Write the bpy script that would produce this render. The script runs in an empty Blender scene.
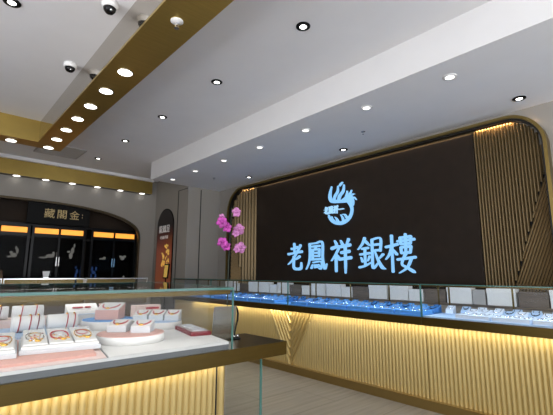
import bpy, bmesh, math, random
from mathutils import Vector, Matrix
S = bpy.context.scene
COL = S.collection
PI = math.pi
# ------------------------------------------------------------------ camera
cam = bpy.data.cameras.new('camera'); co = bpy.data.objects.new('camera', cam); COL.objects.link(co)
cam.sensor_fit = 'HORIZONTAL'; cam.sensor_width = 36; cam.lens = 36 * 388.26 / 553
yaw, pit, rol = math.radians(42.075), math.radians(9.675), math.radians(0.173)
f = Vector((math.sin(yaw) * math.cos(pit), math.cos(yaw) * math.cos(pit), math.sin(pit)))
r = Vector((math.cos(yaw), -math.sin(yaw), 0)); u = r.cross(f)
r2 = r * math.cos(rol) + u * math.sin(rol); u2 = -r * math.sin(rol) + u * math.cos(rol)
M4 = Matrix((r2, u2, -f)).transposed().to_4x4(); M4.translation = (0, 0, 1.4)
co.matrix_world = M4
cam.clip_start = 0.05
S.camera = co
# ------------------------------------------------------------------ world, exposure
w = bpy.data.worlds.new('world'); S.world = w; w.use_nodes = True
bg = w.node_tree.nodes['Background']; bg.inputs[0].default_value = (0.93, 0.95, 1.0, 1); bg.inputs[1].default_value = 1.0
_n = w.node_tree.nodes; _l = w.node_tree.links
_tc = _n.new('ShaderNodeTexCoord'); _sx = _n.new('ShaderNodeSeparateXYZ'); _mr = _n.new('ShaderNodeMapRange')
_mr.inputs['From Min'].default_value = -.25; _mr.inputs['From Max'].default_value = .15; _mr.inputs['To Min'].default_value = 4.6; _mr.inputs['To Max'].default_value = 2.0
_l.new(_tc.outputs['Generated'], _sx.inputs[0]); _l.new(_sx.outputs['Z'], _mr.inputs[0]); _l.new(_mr.outputs[0], bg.inputs[1])
S.view_settings.view_transform = 'Standard'; S.view_settings.look = 'None'
S.view_settings.gamma = 1; S.view_settings.use_curve_mapping = False
S.view_settings.exposure = 0.0
# light levels (watts)
LED_GOLD, LED_NEAR, LED_FAR, SPOT_W, COVE_W = 24.0, 3.2, 26.0, 9.0, 12.0
WARM = (1.0, 0.87, 0.58); COOL = (0.62, 0.80, 1.0); NEUTRAL = (1.0, 0.97, 0.93)


def area(name, loc, size, sizey, power, color, rot=(0, 0, 0), parent=None, spread=PI):
    l = bpy.data.lights.new(name, 'AREA'); l.shape = 'RECTANGLE'; l.size = size; l.size_y = sizey
    l.energy = power; l.color = color; l.spread = spread
    o = bpy.data.objects.new(name, l); COL.objects.link(o); o.location = loc; o.rotation_euler = rot
    if parent: o.parent = parent
    return o


# ------------------------------------------------------------------ materials
MATS = {}


def mat(name, color, rough=0.6, metal=0.0, emit=None, es=0.0, noise=None, bump=None, spec=0.5, alpha=None):
    m = bpy.data.materials.new(name); m.use_nodes = True; nt = m.node_tree; b = nt.nodes['Principled BSDF']
    b.inputs['Base Color'].default_value = (*color, 1); b.inputs['Roughness'].default_value = rough
    b.inputs['Metallic'].default_value = metal; b.inputs['Specular IOR Level'].default_value = spec
    if emit: b.inputs['Emission Color'].default_value = (*emit, 1); b.inputs['Emission Strength'].default_value = es
    if noise:
        sc, amt = noise[0], noise[1]; stretch = noise[2] if len(noise) > 2 else (1, 1, 1)
        tc = nt.nodes.new('ShaderNodeTexCoord'); mp = nt.nodes.new('ShaderNodeMapping'); mp.inputs['Scale'].default_value = stretch
        n = nt.nodes.new('ShaderNodeTexNoise'); n.inputs['Scale'].default_value = sc; n.inputs['Detail'].default_value = 4
        rp = nt.nodes.new('ShaderNodeValToRGB')
        rp.color_ramp.elements[0].position = .3; rp.color_ramp.elements[1].position = .7
        rp.color_ramp.elements[0].color = (*[c * (1 - amt) for c in color], 1)
        rp.color_ramp.elements[1].color = (*[min(1, c * (1 + amt)) for c in color], 1)
        nt.links.new(tc.outputs['Object'], mp.inputs[0]); nt.links.new(mp.outputs[0], n.inputs['Vector'])
        nt.links.new(n.outputs['Fac'], rp.inputs[0]); nt.links.new(rp.outputs[0], b.inputs['Base Color'])
        if bump:
            bp = nt.nodes.new('ShaderNodeBump'); bp.inputs['Strength'].default_value = bump; bp.inputs['Distance'].default_value = .01
            nt.links.new(n.outputs['Fac'], bp.inputs['Height']); nt.links.new(bp.outputs[0], b.inputs['Normal'])
    MATS[name] = m
    return m


def glass_mat(name, tint, ior=1.45, k=1.0):
    m = bpy.data.materials.new(name); m.use_nodes = True; nt = m.node_tree; nt.nodes.clear()
    o = nt.nodes.new('ShaderNodeOutputMaterial'); mx = nt.nodes.new('ShaderNodeMixShader')
    t = nt.nodes.new('ShaderNodeBsdfTransparent'); t.inputs[0].default_value = (*tint, 1)
    g = nt.nodes.new('ShaderNodeBsdfGlossy'); g.inputs['Roughness'].default_value = 0.0; g.inputs[0].default_value = (k, k, k, 1)
    fr = nt.nodes.new('ShaderNodeFresnel'); fr.inputs[0].default_value = ior
    ge = nt.nodes.new('ShaderNodeNewGeometry'); mi_ = nt.nodes.new('ShaderNodeMix'); mi_.inputs[2].default_value = ior; mi_.inputs[3].default_value = 1 / ior
    nt.links.new(ge.outputs['Backfacing'], mi_.inputs[0]); nt.links.new(mi_.outputs[0], fr.inputs[0])
    nt.links.new(fr.outputs[0], mx.inputs[0]); nt.links.new(t.outputs[0], mx.inputs[1]); nt.links.new(g.outputs[0], mx.inputs[2])
    nt.links.new(mx.outputs[0], o.inputs[0]); MATS[name] = m
    return m


paint = mat('ceiling_paint', (.80, .79, .785), .8, noise=(3, .015))
wallp = mat('wall_paint', (.32, .297, .262), .8, noise=(3, .02))
gold = mat('brushed_gold', (.54, .385, .11), .3, .85, noise=(4, .06, (1, 20, 1)))
goldp = mat('polished_gold_side', (.50, .46, .40), .06, .95)
goldf = mat('gold_frame_metal', (.22, .155, .05), .35, .85)
bronze = mat('bronze_band', (.10, .066, .014), .3, .7, noise=(5, .06, (1, 1, 12)))
rib = mat('gold_ribbed_panel', (.58, .44, .18), .32, .5)
plinthm = mat('gold_plinth', (.36, .25, .09), .3, .8)
brown = mat('dark_brown_panel', (.024, .0165, .0115), .6, noise=(6, .1), spec=.15)
flute = mat('bronze_fluted_wood', (.155, .108, .05), .34, .6)
lattice = mat('bronze_lattice', (.26, .18, .085), .4, .6)
black = mat('black_gloss', (.006, .006, .007), .2, spec=.2)
blackm = mat('black_matt', (.006, .006, .006), .5, spec=.15)
trimd = mat('dark_shadow_gap', (.012, .01, .008), .5, .3)
white = mat('white_leatherette', (.82, .81, .79), .55, noise=(30, .03))
greyw = mat('pale_grey_board', (.66, .69, .72), .6, noise=(20, .03))
greyd = mat('grey_kick_strip', (.17, .18, .19), .45)
pink = mat('blush_pink_fabric', (.72, .42, .36), .8, noise=(60, .05))
pinkw = mat('pale_pink_fabric', (.78, .62, .58), .8, noise=(60, .04))
blue = mat('sky_blue_fabric', (.10, .33, .72), .75, noise=(50, .08))
blued = mat('deep_blue_fabric', (.05, .20, .52), .75, noise=(50, .08))
paleb = mat('pale_blue_fabric', (.42, .56, .76), .75, noise=(50, .05))
red = mat('red_cord', (.50, .015, .03), .5)
redbox = mat('red_velvet_box', (.20, .012, .02), .7, noise=(50, .1))
goldj = mat('bright_gold_jewel', (.95, .58, .12), .2, 1.0)
silver = mat('silver_jewel', (.8, .82, .85), .22, 1.0)
chrome = mat('chrome', (.75, .75, .76), .1, 1.0)
wood = mat('grey_brown_wood', (.14, .105, .08), .5, noise=(6, .3, (1, 1, 14)), bump=.1)
taupe = mat('taupe_cabinet', (.30, .25, .20), .5, noise=(9, .3, (1, 1, 6)))
edge = mat('green_glass_edge', (.07, .19, .165), .15)
lampw = mat('lamp_disc', (.9, .9, .9), .4, emit=(1, .97, .92), es=5.0)
lamps = mat('small_lamp_disc', (.9, .9, .9), .4, emit=(1, .97, .92), es=3.5)
lampd = mat('dim_lamp_disc', (.8, .8, .8), .4, emit=(1, .97, .93), es=2.2)
letter = mat('sign_letter_light', (.1, .2, .3), .6, emit=(.23, .52, .86), es=1.0)
lettere = mat('sign_letter_pale_edge', (.1, .2, .3), .6, emit=(.34, .60, .85), es=1.0)
amber = mat('amber_light_panel', (.9, .5, .1), .4, emit=(1.0, .36, .035), es=1.05, noise=(3, .2))
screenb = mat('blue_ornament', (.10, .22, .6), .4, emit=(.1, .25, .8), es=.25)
signgold = mat('sign_gold_letter', (.55, .42, .2), .4, .6, emit=(.6, .45, .22), es=.03)
mirror = mat('mirror_glass', (.62, .63, .62), .12, 1.0)
petal = mat('magenta_petal', (.42, .05, .32), .6, noise=(25, .35))
petall = mat('pale_magenta_petal', (.52, .19, .43), .6, noise=(25, .3))
stemm = mat('dark_orchid_stem', (.02, .03, .015), .6)
potm = mat('dark_pot', (.03, .028, .026), .4)
glass = glass_mat('clear_glass', (.98, .99, .985), 1.45, .8)
pane = glass_mat('low_reflection_glass', (.985, .992, .988), 1.35, .35)
glassd = glass_mat('smoked_glass', (.6, .6, .6), 1.12, .6)

# poster: procedural gradient (printed colours) from black down to orange red
pm = bpy.data.materials.new('poster_print'); pm.use_nodes = True; nt = pm.node_tree; b = nt.nodes['Principled BSDF']
tc = nt.nodes.new('ShaderNodeTexCoord'); sx = nt.nodes.new('ShaderNodeSeparateXYZ'); rp = nt.nodes.new('ShaderNodeValToRGB')
mr = nt.nodes.new('ShaderNodeMapRange'); mr.inputs['From Min'].default_value = 1.1; mr.inputs['From Max'].default_value = 2.95
nt.links.new(tc.outputs['Object'], sx.inputs[0]); nt.links.new(sx.outputs['Z'], mr.inputs[0]); nt.links.new(mr.outputs[0], rp.inputs[0])
e = rp.color_ramp.elements; e[0].position = 0; e[0].color = (.40, .11, .045, 1); e[1].position = .78; e[1].color = (.008, .006, .006, 1)
x = e.new(.45); x.color = (.30, .07, .035, 1); x = e.new(.62); x.color = (.10, .022, .016, 1)
nt.links.new(rp.outputs[0], b.inputs['Base Color']); nt.links.new(rp.outputs[0], b.inputs['Emission Color']); b.inputs['Emission Strength'].default_value = .2
b.inputs['Roughness'].default_value = .3

# floor: grey wood-look tiles
fm = bpy.data.materials.new('grey_plank_tile'); fm.use_nodes = True; nt = fm.node_tree; b = nt.nodes['Principled BSDF']
tc = nt.nodes.new('ShaderNodeTexCoord'); mp = nt.nodes.new('ShaderNodeMapping'); mp.inputs['Rotation'].default_value = (0, 0, 0)
mp2 = nt.nodes.new('ShaderNodeMapping'); mp2.inputs['Scale'].default_value = (.6, 9, 1)
n = nt.nodes.new('ShaderNodeTexNoise'); n.inputs['Scale'].default_value = 2.2; n.inputs['Detail'].default_value = 6
rp = nt.nodes.new('ShaderNodeValToRGB'); rp.color_ramp.elements[0].position = .25; rp.color_ramp.elements[1].position = .75
rp.color_ramp.elements[0].color = (.155, .145, .14, 1); rp.color_ramp.elements[1].color = (.255, .243, .235, 1)
br = nt.nodes.new('ShaderNodeTexBrick'); br.inputs['Scale'].default_value = 1; br.inputs['Brick Width'].default_value = 1.2
br.inputs['Row Height'].default_value = .6; br.inputs['Mortar Size'].default_value = .004; br.inputs['Color1'].default_value = (1, 1, 1, 1)
br.inputs['Color2'].default_value = (.93, .93, .93, 1); br.inputs['Mortar'].default_value = (.5, .48, .46, 1)
mxx = nt.nodes.new('ShaderNodeMix'); mxx.data_type = 'RGBA'; mxx.blend_type = 'MULTIPLY'; mxx.inputs[0].default_value = 1
nt.links.new(tc.outputs['Object'], mp.inputs[0]); nt.links.new(mp.outputs[0], br.inputs[0]); nt.links.new(tc.outputs['Object'], mp2.inputs[0])
nt.links.new(mp2.outputs[0], n.inputs[0]); nt.links.new(n.outputs[0], rp.inputs[0])
nt.links.new(rp.outputs[0], mxx.inputs[6]); nt.links.new(br.outputs[0], mxx.inputs[7]); nt.links.new(mxx.outputs[2], b.inputs['Base Color'])
b.inputs['Roughness'].default_value = .42


# ------------------------------------------------------------------ mesh helpers
class MB:
    def __init__(s): s.b = bmesh.new()

    def box(s, x0, x1, y0, y1, z0, z1, rot=None, bev=0):
        q = [(x, y, z) for z in (z0, z1) for x, y in ((x0, y0), (x1, y0), (x1, y1), (x0, y1))]
        v = [s.b.verts.new(rot @ Vector(p) if rot else p) for p in q]
        fs = [s.b.faces.new([v[i] for i in t]) for t in ((3, 2, 1, 0), (4, 5, 6, 7), (0, 1, 5, 4), (1, 2, 6, 5), (2, 3, 7, 6), (3, 0, 4, 7))]
        if bev:
            ed = list({e for f_ in fs for e in f_.edges})
            bmesh.ops.bevel(s.b, geom=ed, offset=bev, segments=2, affect='EDGES', profile=.5)
        return s

    def prism(s, poly, z0, z1, fn=lambda a, b_, c: (a, b_, c)):
        lo = [s.b.verts.new(fn(x, y, z0)) for x, y in poly]; hi = [s.b.verts.new(fn(x, y, z1)) for x, y in poly]
        n = len(poly)
        s.b.faces.new(lo[::-1]); s.b.faces.new(hi)
        for i in range(n): s.b.faces.new((lo[i], lo[(i + 1) % n], hi[(i + 1) % n], hi[i]))
        return s

    def lathe(s, prof, c=(0, 0, 0), n=24, m=None):
        rings = []
        for rr, z in prof:
            ring = []
            for i in range(n):
                a = 2 * PI * i / n; p = Vector((rr * math.cos(a), rr * math.sin(a), z))
                if m: p = m @ p
                ring.append(s.b.verts.new(p + Vector(c)))
            rings.append(ring)
        for a_, b_ in zip(rings, rings[1:]):
            for i in range(n): s.b.faces.new((a_[i], a_[(i + 1) % n], b_[(i + 1) % n], b_[i]))
        s.b.faces.new(rings[0][::-1]); s.b.faces.new(rings[-1])
        return s

    def tube(s, pts, rad, n=8, closed=False):
        pts = [Vector(p) for p in pts]; N = len(pts); rings = []
        rads = rad if isinstance(rad, (list, tuple)) else [rad] * N
        for i, p in enumerate(pts):
            if closed: t = pts[(i + 1) % N] - pts[i - 1]
            else: t = pts[min(i + 1, N - 1)] - pts[max(i - 1, 0)]
            t.normalize(); up = Vector((0, 0, 1)) if abs(t.z) < .9 else Vector((1, 0, 0))
            a = t.cross(up).normalized(); b_ = a.cross(t)
            rings.append([s.b.verts.new(p + (a * math.cos(2 * PI * k / n) + b_ * math.sin(2 * PI * k / n)) * rads[i]) for k in range(n)])
        for i in range(N if closed else N - 1):
            A, B = rings[i], rings[(i + 1) % N]
            for k in range(n): s.b.faces.new((A[k], A[(k + 1) % n], B[(k + 1) % n], B[k]))
        if not closed: s.b.faces.new(rings[0][::-1]); s.b.faces.new(rings[-1])
        return s

    def sph(s, c, rad, sc=(1, 1, 1), n=8):
        m = Matrix.Translation(c) @ Matrix.Diagonal((*sc, 1))
        bmesh.ops.create_uvsphere(s.b, u_segments=n * 2, v_segments=n, radius=rad, matrix=m)
        return s

    def done(s, name, m, parent=None, smooth=False, loc=None):
        bmesh.ops.recalc_face_normals(s.b, faces=s.b.faces)
        me = bpy.data.meshes.new(name); s.b.to_mesh(me); s.b.free()
        me.materials.append(m)
        if smooth:
            for p in me.polygons: p.use_smooth = True
        o = bpy.data.objects.new(name, me); COL.objects.link(o)
        if parent: o.parent = parent
        if loc: o.location = loc
        return o


def B(*a, **k): return MB().box(*a, **k)


def tag(o, label, cat, group=None):
    o['label'] = label; o['category'] = cat
    if group: o['group'] = group
    return o


def thing(name, label, cat, loc=(0, 0, 0), rz=0, group=None):
    o = bpy.data.objects.new(name, None); COL.objects.link(o); o.location = loc; o.rotation_euler = (0, 0, rz)
    o.empty_display_size = .1
    return tag(o, label, cat, group)


def struct(o): o['kind'] = 'structure'; return o


def dup(root, loc, rz=0, label=None, scale=None, mats=None):
    def cp(o, par):
        c = o.copy(); COL.objects.link(c)
        if par: c.parent = par
        for ch in [k for k in KIDS.get(o.name, [])]: 
            d = cp(ch, c)
        return c
    r_ = cp(root, None); r_.location = loc; r_.rotation_euler = (0, 0, rz)
    if label: r_['label'] = label
    if scale: r_.scale = scale
    return r_


KIDS = {}


def index():
    KIDS.clear()
    for o in bpy.data.objects:
        if o.parent: KIDS.setdefault(o.parent.name, []).append(o)


# wavy (scalloped) surface: profile along t, ribs run along the second axis
def scallop(L, pitch, depth, sub=6):
    out = []; n = int(round(L / pitch))
    for i in range(n):
        for k in range(sub):
            t = k / sub; out.append(((i + t) * L / n, depth * math.sin(PI * t)))
    out.append((L, 0))
    return out


def add_sheet(mb, prof, z0s, z1s, fn, back):
    # prof: list (t,d); z0s/z1s functions of t ; fn(t,d,z)->xyz ; back: offset of flat back
    v0 = [mb.b.verts.new(fn(t, d, z0s(t))) for t, d in prof]; v1 = [mb.b.verts.new(fn(t, d, z1s(t))) for t, d in prof]
    b0 = [mb.b.verts.new(fn(t, back, z0s(t))) for t, d in prof]; b1 = [mb.b.verts.new(fn(t, back, z1s(t))) for t, d in prof]
    n = len(prof)
    for i in range(n - 1):
        mb.b.faces.new((v0[i], v0[i + 1], v1[i + 1], v1[i])); mb.b.faces.new((b0[i + 1], b0[i], b1[i], b1[i + 1]))
        mb.b.faces.new((v1[i], v1[i + 1], b1[i + 1], b1[i])); mb.b.faces.new((v0[i + 1], v0[i], b0[i], b0[i + 1]))
    mb.b.faces.new((v0[0], v1[0], b1[0], b0[0])); mb.b.faces.new((v1[-1], v0[-1], b0[-1], b1[-1]))


# ================================================================== SETTING
CZ = 3.79; SZ = 3.40
struct(B(-3.5, 5.4, -4.2, 9.9, -.1, 0).done('floor', fm))
struct(B(-3.5, 4.5, -3, 10.2, CZ, CZ + .1).done('ceiling', paint))
struct(B(3.47, 5.4, -4.2, 7.93, SZ, CZ).done('ceiling_soffit', paint))
struct(B(5.25, 5.4, -4.2, 7.93, 0, SZ).done('wall_right', wallp))
struct(B(4.389, 5.4, 7.91, 8.02, 0, SZ).done('wall_return', wallp))
struct(B(4.389, 4.5, 8.02, 10.2, 0, CZ).done('wall_poster', wallp))
# rear wall with arched opening
AX, AW, AB = 1.25, 2.76, .72
def archz(x, a=AW, bb=AB, sp=2.25):
    t = min(1, abs(x - AX) / a); return sp + bb * (1 - t ** 2.6) ** (1 / 2.6)
xs = [AX - AW + 2 * AW * .5 * (1 - math.cos(PI * i / 40)) for i in range(41)]
poly = [(-3.5, 0), (xs[0], 0)] + [(x_, archz(x_)) for x_ in xs] + [(xs[-1], 0), (4.389, 0), (4.389, CZ), (-3.5, CZ)]
mb = MB()
lo = [(x_, z_) for x_, z_ in [(xs[0], 0)] + [(x_, archz(x_)) for x_ in xs] + [(xs[-1], 0)]]
# piers and spandrel strips
mb.box(-3.5, xs[0], 9.6, 9.8, 0, CZ); mb.box(xs[-1], 4.389, 9.6, 9.8, 0, CZ)
mb.prism([(x_, archz(x_)) for x_ in xs] + [(xs[-1], CZ), (xs[0], CZ)], 9.6, 9.8, lambda a, b_, c: (a, c, b_))
struct(mb.done('wall_rear', wallp))
struct(B(-3.5, 4.389, 10.06, 10.2, 0, CZ).done('wall_alcove', brown))
struct(B(-3.6, -3.5, 4.2, 10.2, 0, CZ).done('blocker_wall_left', wallp))  # added out of view to block world light from the open left side
mb = MB()
pts = [(x_, archz(x_)) for x_ in xs]; inn = [(x_ * .985 + AX * .015, archz(x_) - .045) for x_ in xs]
for i in range(40):
    mb.prism([pts[i], pts[i + 1], inn[i + 1], inn[i]], 9.57, 9.66, lambda a, b_, c: (a, c, b_))
mb.box(xs[-1] - .045, xs[-1], 9.57, 9.66, 0, 2.25); mb.box(xs[0], xs[0] + .045, 9.57, 9.66, 0, 2.25)
struct(mb.done('trim_1', mat('arch_bronze_trim', (.075, .055, .03), .4, .6)))
# black shadow gaps in the panelling
struct(B(4.716, 4.735, 7.902, 7.912, .0, 3.355).done('trim_2', trimd))
struct(MB().box(4.381, 4.391, 8.36, 8.38, 0, 3.355).box(4.381, 4.391, 7.93, 8.38, 3.35, 3.362).done('trim_3', trimd))
# ceiling air grille
mb = MB()
for i in range(26): mb.box(1.40 + .0, 2.15, 8.02 + i * .027, 8.035 + i * .027, CZ - .012, CZ + .001)
mb.box(1.38, 1.40, 8.0, 8.74, CZ - .014, CZ); mb.box(2.15, 2.17, 8.0, 8.74, CZ - .014, CZ)
mb.box(1.38, 2.17, 8.0, 8.02, CZ - .014, CZ); mb.box(1.38, 2.17, 8.72, 8.74, CZ - .014, CZ)
tag(mb.done('air_vent', mat('grey_grille', (.42, .40, .38), .5)), 'flat grey slatted air vent in the ceiling behind the L-shaped gold beam', 'vent')

# gold beam box (L shape), and the rear gold beam
t = thing('ceiling_beam', 'large gold L-shaped ceiling box beam with recessed downlights', 'beam', (1.33, 3, 3.446))
def rel(o, t_): o.matrix_parent_inverse = t_.matrix_world.inverted(); return o
bpy.context.view_layer.update()
def PW(o, t_):   # parent keeping world coordinates
    o.parent = t_; o.matrix_parent_inverse = Matrix.Translation(t_.location).inverted() if not any(t_.rotation_euler) else (Matrix.Translation(t_.location) @ t_.rotation_euler.to_matrix().to_4x4()).inverted()
    return o
PW(MB().prism([(1.144, -2.5), (1.528, -2.5), (1.528, 7.22), (-3.4, 7.22), (-3.4, 6.9), (1.144, 6.9)], 3.446, 3.47).done('soffit_panel', gold), t)
PW(MB().box(1.144, 1.15, -2.5, 6.9, 3.47, CZ).done('inner_side', goldp), t)
PW(MB().box(-3.4, 1.144, 6.9, 6.906, 3.47, CZ).done('front_panel', gold), t)
PW(MB().box(1.522, 1.528, -2.5, 7.22, 3.47, CZ).box(-3.4, 1.528, 7.214, 7.22, 3.47, CZ).done('outer_side', gold), t)
t = thing('ceiling_beam', 'straight gold beam with small downlights above the arched doorway', 'beam', (1, 9.45, 3.41))
PW(B(-3.4, 4.19, 9.43, 9.45, 3.41, CZ).done('front_panel', gold), t)
PW(B(-3.4, 4.19, 9.45, 9.6, 3.41, 3.43).done('soffit_panel', bronze), t)
PW(B(4.17, 4.19, 9.45, 9.6, 3.43, CZ).done('end_panel', gold), t)
struct(B(-3.4, 4.19, 9.35, 9.43, 3.72, CZ).done('trim_4', paint))


# ------------------------------------------------------------------ downlights
def downlight(label, x, y, z, kind, group, power=0):
    t = thing('downlight', label, 'ceiling light', (x, y, z), 0, group)
    R = .078 if kind == 'beam' else .070
    rm = {'beam': chrome, 'black': blackm, 'white': white, 'small': chrome}[kind]
    if kind == 'small': R = .075
    w_ = {'beam': .008, 'black': .036, 'white': .026, 'small': .010}[kind]
    MB().lathe([(R, -.001), (R, -.008), (R - w_, -.010), (R - w_, -.001)], n=28).done('trim_ring', rm, t, True)
    MB().lathe([(R - w_, -.009), (R - w_, -.0105)], n=28).done('lamp_face', {'beam': lampw, 'small': lamps, 'black': lampw, 'white': lampd}[kind], t)
    if power:
        l = bpy.data.lights.new('downlight_spot', 'SPOT'); l.energy = power; l.spot_size = math.radians(80); l.spot_blend = .6
        l.shadow_soft_size = .04; l.color = NEUTRAL
        o = bpy.data.objects.new('downlight_spot', l); COL.objects.link(o); o.location = (0, 0, -.03); o.parent = t
    return t


names = ['nearest the camera', 'second', 'third', 'fourth', 'fifth', 'sixth', 'at the far corner']
for i, y in enumerate([3.806, 4.37, 4.92, 5.46, 6.01, 6.555, 7.09]):
    downlight('round bright downlight in the gold beam, %s %s' % (names[i], 'of the row' if i in (0, 6) else 'from the camera end'), 1.327, y, 3.446, 'beam', 'downlights in the L-shaped gold beam', SPOT_W)
downlight('round bright downlight in the short arm of the gold beam by the photo edge', .81, 7.09, 3.446, 'beam', 'downlights in the L-shaped gold beam', SPOT_W)
o_ = ['leftmost', 'second from left', 'third from left', 'fourth from left', 'fifth from left', 'rightmost']
for i, x_ in enumerate([1.254, 1.794, 2.324, 2.869, 3.408, 3.956]):
    downlight('small downlight under the straight gold beam over the arch, %s' % o_[i], x_, 9.50, 3.41, 'small', 'downlights under the rear gold beam', 0)
o_ = ['nearest the camera and largest', 'second from the camera', 'third from the camera', 'fourth from the camera', 'farthest, beside the air vent']
for i, y in enumerate([2.388, 3.902, 5.413, 6.9, 8.388]):
    downlight('black-rimmed downlight in the main ceiling right of the gold beam, %s' % o_[i], 2.50, y, CZ, 'black', 'black-rimmed downlights in the main ceiling', SPOT_W)
downlight('black-rimmed downlight in the ceiling left of the gold beam, at the top corner', .328, 3.904, CZ, 'black', 'black-rimmed downlights in the main ceiling', SPOT_W)
o_ = ['nearest the camera', 'second from the camera', 'third from the camera', 'fourth from the camera', 'fifth from the camera', 'sixth from the camera', 'farthest, at the soffit end']
for i, y in enumerate([1.56, 2.578, 3.6, 4.615, 5.62, 6.606, 7.553]):
    downlight('white-rimmed dim downlight in the lowered soffit, %s' % o_[i], 3.80, y, SZ, 'white', 'white-rimmed downlights in the soffit', 14 if i == 6 else 0)
for y, lb in ((1.243, 'near the right end'), (3.783, 'above the bird emblem'), (6.275, 'above the left fluting')):
    downlight('black-rimmed downlight in the soffit close to the sign wall, %s' % lb, 4.88, y, SZ, 'black', 'black-rimmed downlights in the soffit', SPOT_W * .8)


def sprinkler(x, y, z, label, s=1.0):
    t = thing('sprinkler', label, 'sprinkler', (x, y, z), 0, 'ceiling sprinklers'); t.scale = (s, s, s)
    MB().lathe([(.045, -.001), (.045, -.006), (.02, -.012), (.012, -.014)], n=20).done('escutcheon', white if s > 1.1 else chrome, t, True)
    MB().tube([(0, 0, -.012), (0, 0, -.035)], .008).tube([(-.012, 0, -.03), (-.008, 0, -.055), (.008, 0, -.055), (.012, 0, -.03)], .003).done('nozzle', chrome, t)
    MB().lathe([(.016, -.055), (.018, -.058)], n=12).done('deflector', chrome, t)


sprinkler(1.326, 2.697, 3.446, 'round white-collared sprinkler under the gold beam', 1.15)
sprinkler(4.449, 3.092, SZ, 'small sprinkler in the soffit right of the emblem', .7)
sprinkler(4.391, 6.849, SZ, 'small sprinkler in the soffit above the orchid', .7)


def dome_camera(x, y, label):
    t = thing('dome_camera', label, 'security camera', (x, y, CZ), 0, 'dome cameras in the recessed ceiling')
    MB().lathe([(.068, 0), (.072, -.02), (.066, -.045), (.058, -.052)], n=28).done('housing', white, t, True)
    MB().lathe([(.056, -.048), (.050, -.072), (.036, -.092), (.012, -.101), (.002, -.102)], n=24).done('dark_dome', black, t, True)
    MB().sph((.0, -.04, -.085), .011).done('lens', chrome, t, True)


dome_camera(.985, 3.33, 'white dome camera with dark bubble at the top, nearer to the camera')
dome_camera(1.009, 4.69, 'white dome camera with dark bubble beside the gold beam, farther one')

# ================================================================== SIGN WALL
def X5(d): return lambda a, b_, c: (d - c, a, b_)    # poly in (y,z), thickness towards -x
XW = 5.25
sw = thing('sign_wall_panel', 'dark brown sign wall panel with rounded gold frame and fluted bronze sides', 'wall panel', (XW, 4.2, .0))
Y0, Y1, ZT, RR, RL = 1.08, 7.40, 3.325, .42, .55
def rrect(inset):
    y0, y1, zt = Y0 + inset, Y1 - inset, ZT - inset; p = [(y0, .3)]
    r_ = RR - inset
    for i in range(13): a = PI - PI / 2 * i / 12; p.append((y0 + r_ + r_ * math.cos(a), zt - r_ + r_ * math.sin(a)))
    r_ = RL - inset
    for i in range(13): a = PI / 2 - PI / 2 * i / 12; p.append((y1 - r_ + r_ * math.cos(a), zt - r_ + r_ * math.sin(a)))
    p.append((y1, .3)); return p
def frame_part(i0, i1, d0, d1, m, nm):
    a_, b_ = rrect(i0), rrect(i1); mb = MB()
    for k in range(len(a_) - 1): mb.prism([a_[k], a_[k + 1], b_[k + 1], b_[k]], d0, d1, X5(XW))
    bmesh.ops.remove_doubles(mb.b, verts=mb.b.verts, dist=1e-5)
    return PW(mb.done(nm, m), sw)
frame_part(0, .038, 0, .13, goldf, 'gold_frame')
frame_part(.038, .06, 0, .10, trimd, 'inner_lip')
def top_at(y, inset=.06):
    y0, y1, zt = Y0 + inset, Y1 - inset, ZT - inset
    if y < y0 + RR - inset: r_ = RR - inset; d = y0 + r_ - y; return zt - r_ + math.sqrt(max(0, r_ * r_ - d * d))
    if y > y1 - RL + inset: r_ = RL - inset; d = y - (y1 - r_); return zt - r_ + math.sqrt(max(0, r_ * r_ - d * d))
    return zt
YA, YB = 1.90, 6.40
PW(B(XW - .05, XW, YA, YB, .3, ZT - .10).done('centre_panel', brown), sw)
PW(B(XW - .02, XW, YA - .02, YB + .02, ZT - .10, ZT - .045).done('cove_back', flute), sw)
# vertical flutes clipped by a slanting line, fine lattice below it
def side_flutes(ya, yb, nm, line):
    L = abs(yb - ya); sg = 1 if yb > ya else -1
    pr = scallop(L, .036 if sg < 0 else .105, .022 if sg < 0 else .04)
    mb = MB()
    def zb(t): return line(ya + sg * t)
    def ztp(t): return max(top_at(ya + sg * t) - .01, zb(t) + .001)
    per = 6; n = (len(pr) - 1) // per
    for i in range(n):
        seg = pr[i * per:(i + 1) * per + 1]; tm = seg[3][0]; zz, zt_ = zb(tm), min(ztp(seg[0][0]), ztp(seg[-1][0]))
        if zt_ > zz + .02:
            add_sheet(mb, seg, lambda t, zz=zz: zz, lambda t, zt_=zt_: zt_, lambda t, d, z: (XW - .035 - d, ya + sg * t, z), -.0)
    PW(mb.done(nm, flute), sw)
    mb = MB()
    # fine slanted rods of the lattice
    k = -3.0
    while k < 4:
        pts_ = []
        for j in range(25):
            t = L * j / 24; z = k + t * 2.6
            if .3 < z < line(ya + sg * t) + .02 and z < top_at(ya + sg * t) - .02: pts_.append((XW - .018, ya + sg * t, z))
        if len(pts_) > 1: mb.tube(pts_, .012, 4)
        k += .085
    PW(mb.done('slanted_lattice', lattice), sw)
    PW(B(XW - .008, XW, min(ya, yb), max(ya, yb), .3, 2.9).done('lattice_back', blackm), sw)
side_flutes(YA, Y0 + .06, 'fluted_panel', lambda y: max(.32, 1.38 + (1.54 - y) / .40 * 1.25))
side_flutes(YB, Y1 - .06, 'fluted_panel', lambda y: max(.32, 1.38 + (y - 6.93) / .34 * 1.25))
area('cove_light', (XW - .06, (YA + Y0) / 2 + .05, ZT - .075), .02, .62, COVE_W * .32, (1, .62, .3), (0, 0, 0), None)
area('cove_light', (XW - .06, (YB + Y1) / 2 - .12, ZT - .075), .02, .55, COVE_W * .15, (1, .62, .3), (0, 0, 0), None)
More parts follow.
